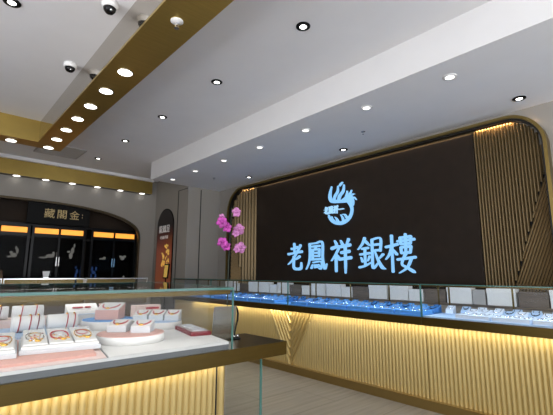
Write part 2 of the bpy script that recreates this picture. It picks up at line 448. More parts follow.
area('cove_light', (XW - .075, (YA + YB) / 2, ZT - .065), .02, 4.4, COVE_W * .13, (1, .78, .6), (0, 0, 0), None)


# ------------------------------------------------------------------ brush-written characters
NS = [0]
def stroke(mb, pts, ws, fn, depth):
    NS[0] += 1; depth = depth + .0006 * (NS[0] % 17)
    # Catmull-Rom through pts, widths interpolated; solid ribbon
    P = [Vector((*p, 0)) for p in pts]; n = len(P); out = []
    for i in range(n - 1):
        p0, p1, p2, p3 = P[max(i - 1, 0)], P[i], P[i + 1], P[min(i + 2, n - 1)]
        for k in range(6 if i < n - 2 else 7):
            t = k / 6; q = .5 * ((2 * p1) + (p2 - p0) * t + (2 * p0 - 5 * p1 + 4 * p2 - p3) * t * t + (3 * p1 - p0 - 3 * p2 + p3) * t ** 3)
            out.append((q, ws[i] + (ws[i + 1] - ws[i]) * t))
    L = []; Rr = []
    for i, (q, w_) in enumerate(out):
        a = out[max(i - 1, 0)][0]; b_ = out[min(i + 1, len(out) - 1)][0]; d = (b_ - a)
        d = d.normalized() if d.length > 1e-6 else Vector((1, 0, 0))
        nrm = Vector((-d.y, d.x, 0)); L.append(q + nrm * w_ / 2); Rr.append(q - nrm * w_ / 2)
    d0 = (out[0][0] - out[1][0]).normalized() * out[0][1] * .35; d1 = (out[-1][0] - out[-2][0]).normalized() * out[-1][1] * .35
    for ring in (0,):
        n = len(L)
        for i in range(n - 1):
            q = [L[i], Rr[i], Rr[i + 1], L[i + 1]]
            fr = [mb.b.verts.new(fn(v.x, v.y, depth)) for v in q]; bk = [mb.b.verts.new(fn(v.x, v.y, 0)) for v in q]
            mb.b.faces.new(fr); mb.b.faces.new(bk[::-1])
            mb.b.faces.new((fr[1], bk[1], bk[2], fr[2])); mb.b.faces.new((fr[3], bk[3], bk[0], fr[0]))
        for c, a1, a2, dd in ((out[0], L[0], Rr[0], d0), (out[-1], Rr[-1], L[-1], d1)):
            q = [a1, a2, a2 * .7 + a1 * .3 + dd, a1 * .7 + a2 * .3 + dd]
            fr = [mb.b.verts.new(fn(v.x, v.y, depth)) for v in q]; bk = [mb.b.verts.new(fn(v.x, v.y, 0)) for v in q]
            mb.b.faces.new(fr); mb.b.faces.new(bk)
            for i in range(4): mb.b.faces.new((fr[i], fr[(i + 1) % 4], bk[(i + 1) % 4], bk[i]))


H, V_, Pi, Na, D = (11, 8, 12), (12, 9, 10), (12, 9, 3), (4, 10, 15, 4), (5, 12)
def wid(base, n, k=1.0):
    m = len(base) - 1
    return [k * (base[int(i * m / (n - 1))] + (base[min(m, int(i * m / (n - 1)) + 1)] - base[int(i * m / (n - 1))]) * (i * m / (n - 1) - int(i * m / (n - 1)))) for i in range(n)]
CH = {
 'lao': [(H, (28, 79), (46, 80), (63, 84)), (V_, (45, 97), (46, 80), (46, 64)), (H, (8, 60), (45, 63), (92, 67)),
         (Pi, (84, 90), (60, 64), (34, 38), (6, 22)), (Pi, (78, 50), (62, 43), (44, 38)), ((13, 11, 12, 12, 13, 5), (43, 50), (41, 20), (46, 8), (66, 5), (86, 9), (88, 28))],
 'feng': [(Pi, (20, 92), (21, 60), (16, 28), (2, 4)), ((9, 9, 11, 11, 13, 4), (20, 92), (50, 93), (80, 94), (81, 40), (90, 6), (99, 22)),
          (H, (33, 82), (68, 83)), (D, (52, 80), (44, 71)), (V_, (34, 71), (34, 36)), (H, (34, 71), (66, 72)), (V_, (66, 72), (65, 48)),
          (H, (36, 60), (64, 60)), (H, (36, 49), (64, 49)), (H, (30, 37), (74, 39)), ((9, 9, 9, 4), (36, 27), (74, 29), (72, 6), (62, 8)),
          (D, (33, 20), (27, 8)), (D, (43, 20), (44, 10)), (D, (52, 20), (55, 11)), (D, (61, 21), (65, 13))],
 'xiang': [(D, (22, 96), (31, 84)), (Pi, (6, 72), (42, 77), (26, 54), (4, 34)), (V_, (27, 54), (27, 2)), (D, (31, 52), (42, 41)),
           (D, (52, 95), (61, 82)), (Pi, (90, 97), (78, 80)), (H, (50, 76), (96, 80)), (H, (54, 58), (92, 61)), (H, (44, 38), (99, 42)), ((12, 10, 9, 3), (73, 79), (73, 40), (73, 18), (72, -4))],
 'yin': [(Pi, (28, 99), (19, 82), (0, 64)), (Na, (27, 95), (36, 84), (48, 74)), (H, (15, 66), (40, 68)), (H, (8, 49), (46, 52)),
         (V_, (27, 66), (27, 16)), (D, (11, 40), (17, 27)), (Pi, (45, 42), (37, 28)), ((12, 9, 5), (4, 10), (26, 14), (50, 24)),
         ((9, 9, 11), (56, 92), (88, 94), (86, 57)), (H, (58, 76), (86, 77)), (H, (58, 59), (86, 60)), ((12, 10, 12, 4), (56, 92), (56, 50), (57, 8), (76, 22)),
         (Pi, (96, 47), (80, 34)), (Na, (66, 56), (76, 32), (90, 10), (102, 4))],
 'lou': [(H, (0, 68), (42, 74)), (V_, (22, 99), (22, 50), (22, 0)), (Pi, (21, 68), (12, 48), (-2, 34)), (D, (26, 60), (38, 47)),
         (V_, (52, 91), (53, 74)), (H, (50, 91), (88, 93)), (V_, (88, 93), (86, 75)), (H, (42, 82), (99, 85)), (H, (53, 74), (86, 75)), (V_, (70, 100), (69, 46)),
         (V_, (53, 65), (54, 50)), (H, (53, 65), (87, 67)), (V_, (87, 67), (84, 51)), (H, (54, 50), (84, 51)),
         (H, (40, 33), (100, 38)), ((12, 8, 10, 13, 4), (68, 48), (54, 22), (70, 12), (90, 2), (96, -2)), (Pi, (87, 36), (72, 12), (44, -3))],
}
def character(key, yl, yr, zb, zt, x0, depth, m, label, grp, k=.80):
    cy = (yl + yr) / 2
    mb = MB()
    for s_ in CH[key]:
        base, pts_ = s_[0], s_[1:]
        stroke(mb, pts_, wid(base, len(pts_), k), lambda a, b_, c: (-c, (50 - a) / 100 * (yl - yr), (b_ - 50) / 100 * (zt - zb)), depth)
    o = mb.done('sign_character', m, None, False, (x0, cy, (zb + zt) / 2))
    return tag(o, label, 'sign letter', grp)
G5 = 'lit characters of the shop name'
XS = XW - .051
character('lao', 5.426, 5.00, 1.46, 1.973, XS, .035, letter, 'blue lit brush character at the left end of the name sign', G5)
character('feng', 4.935, 4.434, 1.458, 1.975, XS, .035, letter, 'blue lit dense character second in the name sign', G5, .60)
character('xiang', 4.349, 3.914, 1.432, 1.98, XS, .035, letter, 'blue lit character in the middle of the name sign', G5)
character('yin', 3.775, 3.297, 1.453, 1.97, XS, .035, letter, 'blue lit character fourth in the name sign', G5, .60)
character('lou', 3.262, 2.793, 1.43, 1.975, XS, .035, letter, 'blue lit brush character at the right end of the name sign', G5, .60)
# emblem: bird curled into a ring. local frame: a right(+), b up in metres/px units of the crop (7 px = .0197 m)
def F(px, py): return ((215 - px) * .0030, (260 - py) * .0025)   # (y offset, z offset)
def EF(a, b_, c): return (-c, F(a, b_)[0], F(a, b_)[1])
em = thing('bird_emblem', 'blue lit emblem of a curled crested bird above the shop name', 'emblem', (XS, 4.128, 2.432))
mb = MB(); arc = []
for i in range(15):
    a = math.radians(62 - 232 * i / 14); arc.append((216 + 84 * math.cos(a), 252 - 82 * math.sin(a)))
stroke(mb, arc, [8, 16, 20, 16, 13, 14, 17, 20, 22, 24, 22, 19, 16, 12, 4], EF, .03)
for p in ([(276, 150), (292, 140), (302, 120)], [(286, 165), (308, 150), (322, 150)], [(292, 178), (316, 172), (332, 192)], [(262, 160), (270, 138), (272, 120)]):
    stroke(mb, p, [10, 8, 2], EF, .03)
for p in ([(150, 300), (138, 285), (128, 280)], [(180, 322), (160, 300), (156, 280)], [(205, 330), (190, 300), (178, 286)], [(240, 325), (232, 295), (220, 276)], [(262, 300), (250, 280), (232, 276)]):
    stroke(mb, p, [15, 10, 3], EF, .03)
stroke(mb, [(228, 186), (258, 174), (286, 166), (302, 190), (304, 222)], [14, 26, 30, 24, 16], EF, .031)
mb.done('body', letter, em)
mb = MB()
stroke(mb, [(286, 190), (240, 186), (195, 180), (160, 172), (146, 145), (148, 110), (160, 68)], [18, 20, 22, 24, 20, 14, 3], EF, .032)
stroke(mb, [(175, 168), (184, 140), (203, 112), (206, 74)], [12, 15, 13, 3], EF, .032)
stroke(mb, [(208, 176), (218, 145), (243, 116), (250, 72)], [14, 18, 15, 3], EF, .032)
stroke(mb, [(218, 76), (228, 64), (240, 54)], [8, 12, 6], EF, .032)
mb.done('crest', letter, em)
for key, x0 in (('lao', 98), ('feng', 134), ('xiang', 170)):
    mb = MB()
    for s_ in CH[key]:
        pts_ = [(x0 + p[0] * .34, 262 - p[1] * .56) for p in s_[1:]]
        stroke(mb, pts_, wid(s_[0], len(pts_), .24), EF, .034)
    mb.done('small_character', lettere, em)
mb = MB()
stroke(mb, [(206, 238), (242, 238)], [6, 6], EF, .034); pass
mb.done('dash_mark', lettere, em)


# ================================================================== COUNTERS
FX = 4.155      # face of the far counter
def chevron(y0, y1, yc, zlo, zhi, hw, pitch):
    """ribs: vertical outside a V, diagonal strips within it. Returns the mesh"""
    mb = MB(); L = y1 - y0; H_ = zhi - zlo
    def half(z): return hw * (z - zlo) / H_
    # vertical ribs, bottom clipped by the V outline
    n = int(round(L / pitch))
    for i in range(n):
        ya, yb = y0 + L * i / n, y0 + L * (i + 1) / n; ym = (ya + yb) / 2; d = abs(ym - yc) if yc is not None else 99
        if d < .012: continue
        ztop = zhi if d >= hw else zlo + H_ * d / hw
        if ztop - zlo < .02: continue
        seg = [(ya + (yb - ya) * k / 6, .014 * math.sin(PI * k / 6)) for k in range(7)]
        add_sheet(mb, seg, lambda t: zlo, lambda t, q=ztop: q, lambda t, d_, z: (FX - d_, t, z), -.02)
    if yc is not None:
        mb.box(FX, FX + .02, max(y0, yc - hw), min(y1, yc + hw), zlo, zhi)
        for sg in (-1, 1):
            if (sg < 0 and yc - .01 < y0) or (sg > 0 and yc + .01 > y1): continue
            for k in range(9):
                off = k * .115     # strips parallel to the V side
                a = (yc + sg * (hw - off * hw / H_ * 1.0), zhi); b_ = (yc + sg * .022, zlo + off)
                if b_[1] > zhi - .04 or sg * (a[0] - yc) < .02: continue
                mb.tube([(FX - .004, a[0], a[1]), (FX - .004, b_[0], b_[1])], .019, 6)
    return mb


def far_module(y0, y1, label, cloth):
    t = thing('display_counter', label, 'counter', (4.35, (y0 + y1) / 2, 0), 0, 'glass-topped counters along the sign wall')
    Z0, Z1 = .101, .852
    a, b_ = y0 + .003, y1 - .003
    yc = None
    if abs(y0 - 4.27) < .01: yc = y0
    if abs(y1 - 4.27) < .01: yc = y1
    PW(chevron(a, b_, yc, Z0, Z1, .44, .044).done('ribbed_front', rib), t)
    PW(MB().box(FX + .021, 4.62, a, b_, .10, .852).done('body', taupe), t)
    PW(MB().box(4.09, 4.62, y0, y1, 0, .10).done('plinth', plinthm), t)
    PW(MB().box(4.075, 4.66, a, b_, .855, .94, bev=.002).done('bronze_band', bronze), t)
    g = PW(MB().box(4.085, 4.092, a, b_, .942, 1.285).done('front_glass', pane), t)
    PW(MB().box(4.083, 4.094, a - .002, a + .006, .942, 1.285).done('glass_edge', edge), t)
    PW(MB().box(4.083, 4.094, b_ - .006, b_ + .002, .942, 1.285).done('glass_edge', edge), t)
    PW(MB().box(4.085, 4.65, a, b_, 1.286, 1.293).done('top_glass', glass), t)
    PW(MB().box(4.081, 4.0845, a, b_, 1.284, 1.294).done('top_glass_edge', edge), t)
    PW(MB().box(4.10, 4.12, a, b_, 1.268, 1.284).done('light_bar', bronze), t)
    mb = MB().box(4.63, 4.65, a, b_, 1.262, 1.285)
    for q in (.03, .35, .65, .97): mb.box(4.634, 4.646, y0 + (y1 - y0) * q - .008, y0 + (y1 - y0) * q + .008, .942, 1.262)
    PW(mb.done('rear_frame', bronze), t)
    PW(MB().box(4.10, 4.62, a + .01, b_ - .01, .9405, .956).done('display_deck', cloth), t)
    return t


far_module(-2.03, .07, 'ribbed gold counter nearest the camera, outside the right edge', paleb)
far_module(.07, 2.17, 'ribbed gold counter with pale display pads at the right end', paleb)
far_module(2.17, 4.27, 'ribbed gold counter with bright blue pads below the lit characters', blue)
far_module(4.27, 6.37, 'ribbed gold counter behind the orchid, left of the V-shaped ribs', blue)
far_module(6.37, 7.86, 'ribbed gold counter at the far end, seen through the island case', blue)
area('counter_led', (4.098, 2.6, .853), .012, 8.9, LED_GOLD, WARM)
area('case_led', (4.112, 2.6, 1.266), .010, 8.9, LED_FAR, COOL, (0, math.radians(-25), 0))

# ------------------------------------------------------------------ island counter
def endx(y): return 1.468 + (y - 2.03) * .20
YN, YR = 2.03, 3.74
isl = thing('island_counter', 'large glass island counter with bronze band and gold ribbed front', 'counter', (.6, 2.9, 0))
XL = -1.6
mb = MB(); pr = scallop(1.468 - XL, .040, .013)
add_sheet(mb, pr, lambda t: .0, lambda t: .853, lambda t, d, z: (XL + t, 2.10 - d, z), -.02)
PW(mb.done('ribbed_front', rib), isl)
PW(MB().box(1.397, 1.403, 2.083, 2.1, 0, .853).done('panel_joint', trimd), isl)
PW(MB().prism([(XL, 2.121), (1.45, 2.121), (1.76, 3.66), (XL, 3.66)], 0, .853).done('body', taupe), isl)
PW(MB().prism([(XL, YN), (1.93, YN), (1.93, 2.5), (1.60, 2.5), (1.86, 3.8), (XL, 3.8)], .855, .942).done('bronze_band', bronze), isl)
PW(MB().box(1.735, 1.745, 2.08, 2.46, 0, .853).done('glass_support', glass), isl)
PW(MB().box(1.733, 1.747, 2.072, 2.080, 0, .853).done('support_glass_edge', edge), isl)
PW(MB().prism([(XL, 2.045), (1.455, 2.045), (endx(3.7) - .03, 3.70), (XL, 3.70)], .9425, .985).done('grey_base', greyd), isl)
PW(MB().prism([(XL, 2.05), (.728, 2.05), (1.03, 3.69), (XL, 3.69)], .9855, .991).done('left_deck', pinkw), isl)
PW(MB().prism([(.74, 2.05), (1.45, 2.05), (endx(3.69) - .035, 3.69), (1.04, 3.69)], .9855, .991).done('right_deck', white), isl)
PW(MB().box(XL, 1.452, 2.041, 2.0449, .974, .989).done('painted_reflection_strip', white), isl)  # white strip painted as the LED reflection along the base's front edge
# glass box
GT = 1.305
PW(MB().box(XL, 1.466, YN + .001, YN + .008, .943, GT).done('front_glass', pane), isl)
PW(MB().prism([(1.461, 2.04), (1.469, 2.04), (endx(3.7), 3.7), (endx(3.7) - .008, 3.7)], .943, GT).done('end_glass', pane), isl)
PW(MB().box(XL, endx(3.7), 3.701, 3.709, .943, GT).done('rear_glass', pane), isl)
PW(MB().prism([(XL, YN), (1.469, YN), (endx(3.71), 3.71), (XL, 3.71)], GT + .001, GT + .009).done('top_glass', glass), isl)
PW(MB().box(XL, 1.470, YN - .003, YN, GT - .004, GT + .010).done('front_glass_edge', edge), isl)
PW(MB().box(1.466, 1.474, YN - .002, YN + .008, .943, GT - .005).done('corner_glass_edge', edge), isl)
PW(MB().prism([(1.4705, 2.03), (1.474, 2.03), (endx(3.71) + .004, 3.71), (endx(3.71) + .0005, 3.71)], GT, GT + .010).done('end_glass_edge', edge), isl)
PW(MB().box(XL, endx(3.7), 3.711, 3.715, GT, GT + .01).done('rear_glass_edge', edge), isl)
PW(MB().box(1.141, 1.149, 3.69, 3.70, .943, GT).done('glass_joint', trimd), isl)
PW(MB().box(XL, 1.455, YN + .010, YN + .028, GT - .032, GT - .007).done('light_bar', bronze), isl)
area('island_led', (-.05, YN + .02, GT - .034), 3.0, .014, LED_NEAR, (1, .98, .96), (math.radians(20), 0, 0))
area('island_led', (.1, 3.66, GT - .02), 3.1, .014, LED_NEAR * .8, (1, .98, .96), (math.radians(-20), 0, 0))
area('island_front_led', (-.05, 2.066, .853), 3.0, .014, LED_GOLD * .14, WARM)

# countertop mirror beside the case
mi = thing('table_mirror', 'frameless upright table mirror with a curved black support beside the island case', 'mirror', (1.62, 2.33, .942), math.radians(-3))
mp_ = MB().box(-.105, .075, -.003, .003, 0, .222).done('mirror_plate', mirror, mi); mp_.location = (0, 0, .013); mp_.rotation_euler = (math.radians(7), 0, 0)
MB().tube([(.078, -.012, .235), (.098, .0, .215), (.108, 0, .175), (.106, 0, .13), (.092, 0, .085), (.085, 0, .05), (.08, 0, .012)], [.004, .006, .007, .007, .006, .005, .005], 8).done('curved_support', black, mi, True)
MB().lathe([(.036, 0), (.038, .006), (.012, .012)], (.09, 0, 0), 20).done('base', blackm, mi, True)
MB().sph((.10, -.01, .022), .010).sph((.072, -.012, .02), .009).done('joint_knob', chrome, mi, True)

# orchid
oc = thing('orchid', 'magenta moth orchid on a tall dark stem behind the table mirror', 'plant', (1.712, 2.43, .942))
MB().lathe([(.030, 0), (.034, .003), (.038, .05), (.036, .052)], n=20).done('pot', potm, oc, True)
MB().tube([(0, 0, .04), (-.004, 0, .3), (-.002, 0, .55), (.006, 0, .75), (.012, 0, .9), (.016, 0, .965)], [.005, .0045, .004, .0035, .003, .002], 8).done('stem', stemm, oc, True)
for x1, z1, z0 in ((-.07, .80, .74), (-.09, .68, .62), (.08, .80, .73), (.09, .64, .59), (.05, .93, .86)):
    MB().tube([(.0, 0, z0), (x1 * .5, -.01, (z0 + z1) / 2 + .02), (x1, -.015, z1)], .0022, 6).done('flower_stalk', stemm, oc, True)
for sg in (-1, 1): MB().tube([(0, 0, .05), (sg * .05, .0, .10), (sg * .075, .0, .085)], [.004, .012, .001], 6).done('leaf', stemm, oc, True)
def blossom(x, z, yy, s, rot, m, tilt=0):
    mb = MB()
    face = Matrix.Rotation(math.radians(-40 + tilt), 4, 'Z')
    for k in range(5):
        a = rot + 2 * PI * k / 5; wd = 1.2 if k in (1, 4) else .85; n_ = 7; ln = .052 * s
        top, bot = [], []
        for i in range(n_ + 1):
            t_ = i / n_; hw = .024 * s * wd * math.sin(PI * min(1, t_ * .93 + .07)) ** .55; rr = ln * t_ + .003
            for lst, dy in ((top, -.0012), (bot, .0012)):
                row = []
                for q in (-1, -.5, 0, .5, 1):
                    px_, pz = rr, q * hw
                    X = px_ * math.cos(a) - pz * math.sin(a); Z = px_ * math.sin(a) + pz * math.cos(a)
                    Yy = -.012 * s * math.sin(PI * t_) + .006 * s * q * q + dy
                    v = face @ Vector((X, Yy, Z)); row.append(mb.b.verts.new((x + v.x, yy + v.y, z + v.z)))
                lst.append(row)
        for i in range(n_):
            for q in range(4):
                mb.b.faces.new((top[i][q], top[i][q + 1], top[i + 1][q + 1], top[i + 1][q])); mb.b.faces.new((bot[i][q + 1], bot[i][q], bot[i + 1][q], bot[i + 1][q + 1]))
            for q in (0, 4): mb.b.faces.new((top[i][q], top[i + 1][q], bot[i + 1][q], bot[i][q]))
    v = face @ Vector((0, -.012, 0))
    mb.sph((x + v.x, yy + v.y, z + v.z), .009 * s, (1, 1.4, 1.2), 6)
    mb.done('blossom', m, oc, True)
for args in ((.045, .925, -.02, .80, .3, petall), (-.085, .835, -.02, .95, .8, petal), (-.045, .80, -.03, .8, .2, petal), (-.075, .685, -.02, .9, 1.0, petal), (-.035, .66, -.01, .75, .5, petal),
             (.075, .795, -.02, .95, .4, petall), (.035, .76, -.03, .6, .9, petall), (.09, .655, -.02, .95, .1, petall), (.05, .64, -.03, .6, .7, petall), (-.075, .88, 0, .5, 0, petall)):
    blossom(args[0], args[1], args[2], args[3] * .88, *args[4:])

# ------------------------------------------------------------------ island goods
def necklace(parent, z=.0, w_=.032, m=red, tilt=0, drop=.03, pend=goldj, y0=0):
    pts_ = []
    for i in range(17):
        a = PI * (i / 16); pts_.append((w_ * math.cos(a), y0 + .028 - drop * 1.6 * math.sin(a), z))
    o = MB().tube(pts_, .0042, 6).done('cord', m, parent, True)
    MB().sph((0, y0 + .028 - drop * 1.6 - .004, z + .002), .013, (1.1, .9, .6), 6).done('gold_pendant', pend, parent, True)
    return o
DZ = .991
def wedge_pad(label, loc, rz, wx=.085, dy=.09, h0=.03, h1=.055, group='necklace pads in the island case', side=greyw, cord=red, add=True):
    t = thing('necklace_pad', label, 'display pad', loc, rz, group)
    MB().prism([(-dy / 2, 0), (dy / 2, 0), (dy / 2, h1), (-dy / 2, h0)], -wx / 2, wx / 2, lambda a, b_, c: (c, a, b_)).done('block', side, t)
    sl = math.atan2(h1 - h0, dy)
    m = Matrix.Translation((0, 0, (h0 + h1) / 2 + .002)) @ Matrix.Rotation(sl, 4, 'X')
    p = MB().box(-wx / 2, wx / 2, -dy * .52, dy * .52, -.001, .004, bev=.001).done('white_face', white, t); p.matrix_local = m
    if add:
        c = necklace(p, .006, wx * .36, cord, 0, dy * .36)
    return t

def pedestal(label, loc, rad, h, top, sx=1.0):
    t = thing('round_pedestal', label, 'pedestal', loc, 0, 'round pedestals in the island case')
    MB().lathe([(rad, 0), (rad, h - .004), (rad - .003, h)], n=48).done('drum', white, t, True)
    MB().lathe([(rad - .004, h), (rad - .004, h + .003)], n=48).done('cloth_top', top, t)
    return t
pedestal('round white pedestal with pink top in the middle of the island case', (1.01, 2.46, DZ), .20, .045, pink)
wedge_pad('white necklace pad on the pink pedestal, left of the pair', (.975, 2.56, DZ + .049), math.radians(-38), .115, .12, .035, .06)
wedge_pad('white necklace pad on the pink pedestal, right of the pair', (1.075, 2.44, DZ + .049), math.radians(-38), .115, .12, .035, .06)
pedestal('round white pedestal with pale blue top at the rear right of the island case', (1.41, 2.91, DZ), .17, .05, paleb)
wedge_pad('white necklace pad on the rear right pedestal, leftmost of three', (1.315, 3.01, DZ + .054), math.radians(-38), .105, .13, .035, .065)
wedge_pad('white necklace pad with gold pendant on the rear right pedestal, middle of three', (1.408, 2.935, DZ + .054), math.radians(-38), .105, .13, .035, .065)
wedge_pad('white necklace pad on the rear right pedestal, rightmost of three', (1.50, 2.862, DZ + .054), math.radians(-38), .105, .13, .035, .065)
pedestal('round white pedestal with blue top behind the pink pedestal', (1.115, 3.16, DZ), .19, .06, blue)
wedge_pad('large white pad with gold pendant on the blue-topped pedestal', (1.125, 3.16, DZ + .064), math.radians(-38), .17, .16, .07, .11, side=pink)
# red tray box with bracelets
t = thing('jewel_box', 'flat dark red velvet box of silver bracelets at the right end of the island', 'box', (1.475, 2.52, DZ), math.radians(-12))
MB().box(-.07, .07, -.19, .19, 0, .026, bev=.002).done('tray', redbox, t)
MB().box(-.058, .058, -.175, .175, .0262, .029).done('inner_pad', mat('grey_inner_pad', (.42, .36, .35), .7, noise=(60, .5)), t)
for k in range(5):
    c = MB(); c.tube([(.045 * math.cos(a * PI / 8), -.14 + k * .07 + .026 * math.sin(a * PI / 8), .033) for a in range(16)], .0035, 6, True); c.done('bracelet', silver, t, True)
# riser boxes at the rear
def riser(label, x, y, wx, dy, h, topm, rz=0, extra=None):
    t = thing('display_riser', label, 'riser', (x, y, DZ), rz, 'display risers in the island case')
    MB().box(-wx / 2, wx / 2, -dy / 2, dy / 2, 0, h, bev=.002).done('box', greyw, t)
    MB().box(-wx / 2 + .002, wx / 2 - .002, -dy / 2 + .002, dy / 2 - .002, h, h + .003).done('cloth_top', topm, t)
    return t
riser('long pale riser with blue top at the rear of the island case', 1.13, 3.57, .46, .16, .075, paleb, 0)
t = thing('ring_tray', 'white wedge tray with dark red strips on the long riser', 'display tray', (1.04, 3.57, DZ + .079), 0)
MB().prism([(-.06, 0), (.06, 0), (.06, .075), (-.045, .02)], -.12, .12, lambda a, b_, c: (c, a, b_)).done('wedge', white, t)
MB().box(-.08, .0, -.012, -.002, .043, .055).box(.015, .06, -.012, -.002, .043, .055).done('red_strip', red, t)
t = thing('gift_box', 'small pink box on the right end of the long riser', 'box', (1.26, 3.57, DZ + .079), 0)
MB().box(-.075, .075, -.05, .05, 0, .06, bev=.002).done('body', pink, t); MB().box(-.077, .077, -.052, .052, .06, .068, bev=.001).done('lid', pinkw, t)
t = thing('gift_box', 'pink box with dark red label behind the blue-topped pedestal', 'box', (1.56, 3.50, DZ), 0)
MB().box(-.12, .12, -.05, .05, 0, .125, bev=.002).done('body', pinkw, t); MB().box(-.02, .10, -.052, -.05, .09, .108).done('label_strip', red, t)

# left half: pink board, trays, rolls
t = tag(MB().prism([(-.9, 2.12), (.70, 2.12), (.98, 3.64), (-.9, 3.64)], DZ, DZ + .012).done('cloth_board', pink), 'long blush pink board under the trays at the left of the island', 'display board')
t = tag(MB().prism([(-.6, 2.84), (.86, 2.84), (.93, 3.36), (-.6, 3.36)], DZ + .0125, DZ + .026).done('blue_cloth_board', paleb), 'pale blue board under the front white bracelet rolls', 'display board')
t = tag(MB().box(-.5, .86, 3.40, 3.62, DZ + .0125, 1.066, bev=.003).done('display_riser', pinkw), 'long low pink riser under the back row of bracelet rolls', 'riser')
def tiered_tray(label, x, y, rz, n, wx, group='white jewellery trays in the island case'):
    t = thing('jewellery_tray', label, 'tray', (x, y, DZ + .0125), rz, group)
    W = n * wx + .02
    MB().box(-W / 2, W / 2, -.20, .22, 0, .022, bev=.002).done('tray_base', greyw, t)
    MB().box(-W / 2 + .008, W / 2 - .008, -.188, .212, .022, .036, bev=.002).done('tray_tier', white, t)
    for k in range(n):
        xc = -W / 2 + .01 + wx * (k + .5)
        p = MB().box(-wx / 2 + .004, wx / 2 - .004, -.17, .19, 0, .008, bev=.002).done('pad', white, t); p.location = (xc, .0, .0505); p.rotation_euler = (math.radians(4.5), 0, 0)
        q = []
        for i in range(20):
            a = 2 * PI * i / 20; q.append((wx * .36 * math.cos(a), -.0 + .10 * math.sin(a) + .008 * math.sin(3 * a), .010))
        MB().tube(q, .0045 if k == 1 else .0032, 6, True).done('necklace', [silver, red, goldj][k % 3], p, True)
        MB().sph((.012, -.115, .012), .013, (1.2, 1, .6), 6).sph((-.022, -.10, .011), .008, (1, 1, .6), 6).sph((.03, -.08, .011), .007, (1, 1, .6), 6).sph((.0, -.07, .011), .007, (1.6, 1, .6), 6).done('gold_charm', goldj, p, True)
        MB().tube([((wx * .24) * math.cos(2 * PI * i / 16), .03 + .055 * math.sin(2 * PI * i / 16), .011) for i in range(16)], .002, 6, True).done('bracelet', [goldj, silver, red][k % 3], p, True)
        b2 = MB(); random.seed(k + int(x * 100))
        for q_ in range(7): b2.sph((random.uniform(-.4, .4) * wx, random.uniform(-.14, .15), .011), random.uniform(.003, .006), (1, 1, .6), 5)
        b2.done('beads', [silver, red, goldj][(k + 1) % 3], p, True)
    return t
tiered_tray('stepped white tray of three pads with red and gold necklaces', .61, 2.47, math.radians(-9), 3, .116)
tiered_tray('white tray of necklaces cut by the left photo edge', .235, 2.47, math.radians(-9), 3, .112)
def roll(label, x, y, z, rz, L, bands, rad=.045):
    t = thing('bracelet_roll', label, 'bracelet roll', (x, y, z), rz, 'white bracelet rolls in the island case')
    m = Matrix.Rotation(PI / 2, 4, 'Y') @ Matrix.Diagonal((.92, 1, 1, 1))
    MB().lathe([(rad * .9, -L / 2), (rad, -L / 2 + .005), (rad, L / 2 - .005), (rad * .9, L / 2)], (0, 0, rad * .92), 28, m).done('cushion', white, t, True)
    for k, bx in enumerate(bands):
        pts_ = [(bx + .006 * math.sin(i * PI / 12), (rad + .002) * math.cos(2 * PI * i / 24), rad * .92 + (rad * .92 + .002) * math.sin(2 * PI * i / 24)) for i in range(24)]
        MB().tube(pts_, .0035, 6, True).done('red_bracelet', red if k % 3 != 2 or len(bands) < 3 else redbox, t, True)
        MB().sph((bx, -.012, rad * 1.84 + .004), .0075, (1, 1, .8), 6).done('gold_bead', goldj, t, True)
R0 = DZ + .0265
roll('white bracelet roll with three red cords, front row beside the tiered tray', .565, 3.08, R0, math.radians(-6), .185, (-.05, .01, .055), .056)
roll('white bracelet roll with two dark red cords at the right of the front row', .765, 3.06, R0, math.radians(-6), .185, (.025, .07), .056)
roll('white bracelet roll with red cords in the back row, cut by the photo edge', .41, 3.50, 1.067, math.radians(-6), .20, (-.05, .02, .05), .05)
roll('white bracelet roll behind the front pair, right of the back row', .63, 3.48, 1.067, math.radians(-6), .20, (-.04, .05), .05)

# ------------------------------------------------------------------ goods of the far counter
random.seed(4)
def far_pad_proto(name, label, body, group, neck):
    t = thing(name, label, 'display pad', (0, 0, 0), 0, group)
    MB().prism([(-.05, 0), (.05, 0), (.05, .05), (-.05, .022)], -.05, .05, lambda a, b_, c: (a, c, b_)).done('block', body, t)
    q = [(-.036 + .072 * i / 10, .0, .0) for i in range(11)]
    mb = MB()
    pts_ = [(.03 - .05 * math.sin(PI * i / 12), .032 * math.cos(PI * i / 12), .036 + .28 * (.03 - .05 * math.sin(PI * i / 12)) + .004) for i in range(13)]
    mb.tube(pts_, .0028, 5); mb.sph((-.022, 0, .036), .007, (1, 1, .6), 5)
    mb.done('necklace', neck, t, True)
    t.scale = (1.12, 1.12, 1.45)
    return t
protos = {
 'b': far_pad_proto('pendant_pad', '', blue, 'blue pendant pads in the sign wall counter', silver),
 'd': far_pad_proto('pendant_pad', '', blued, 'blue pendant pads in the sign wall counter', blackm),
 'p': far_pad_proto('pendant_pad', '', paleb, 'pale pendant pads in the sign wall counter', blackm),
 'w': far_pad_proto('pendant_pad', '', mat('ice_white_fabric', (.68, .74, .84), .7), 'pale pendant pads in the sign wall counter', silver)}
def far_board_proto(m, group, h):
    t = thing('display_board', '', 'display board', (0, 0, 0), 0, group)
    MB().box(-.13, .13, -.16, .16, 0, h, bev=.002).done('board', m, t)
    mb = MB()
    for i in range(4):
        for j in range(2): mb.tube([(-.06 + j * .12 + .03 * math.cos(a * PI / 6), -.12 + i * .08 + .022 * math.sin(a * PI / 6), h + .003) for a in range(12)], .003, 5, True)
    mb.done('bangle_rows', silver, t, True)
    return t
boards = {'b': far_board_proto(blue, 'blue boards in the sign wall counter', .04), 'w': far_board_proto(MATS['ice_white_fabric'], 'pale boards in the sign wall counter', .04)}
index()
used = set()
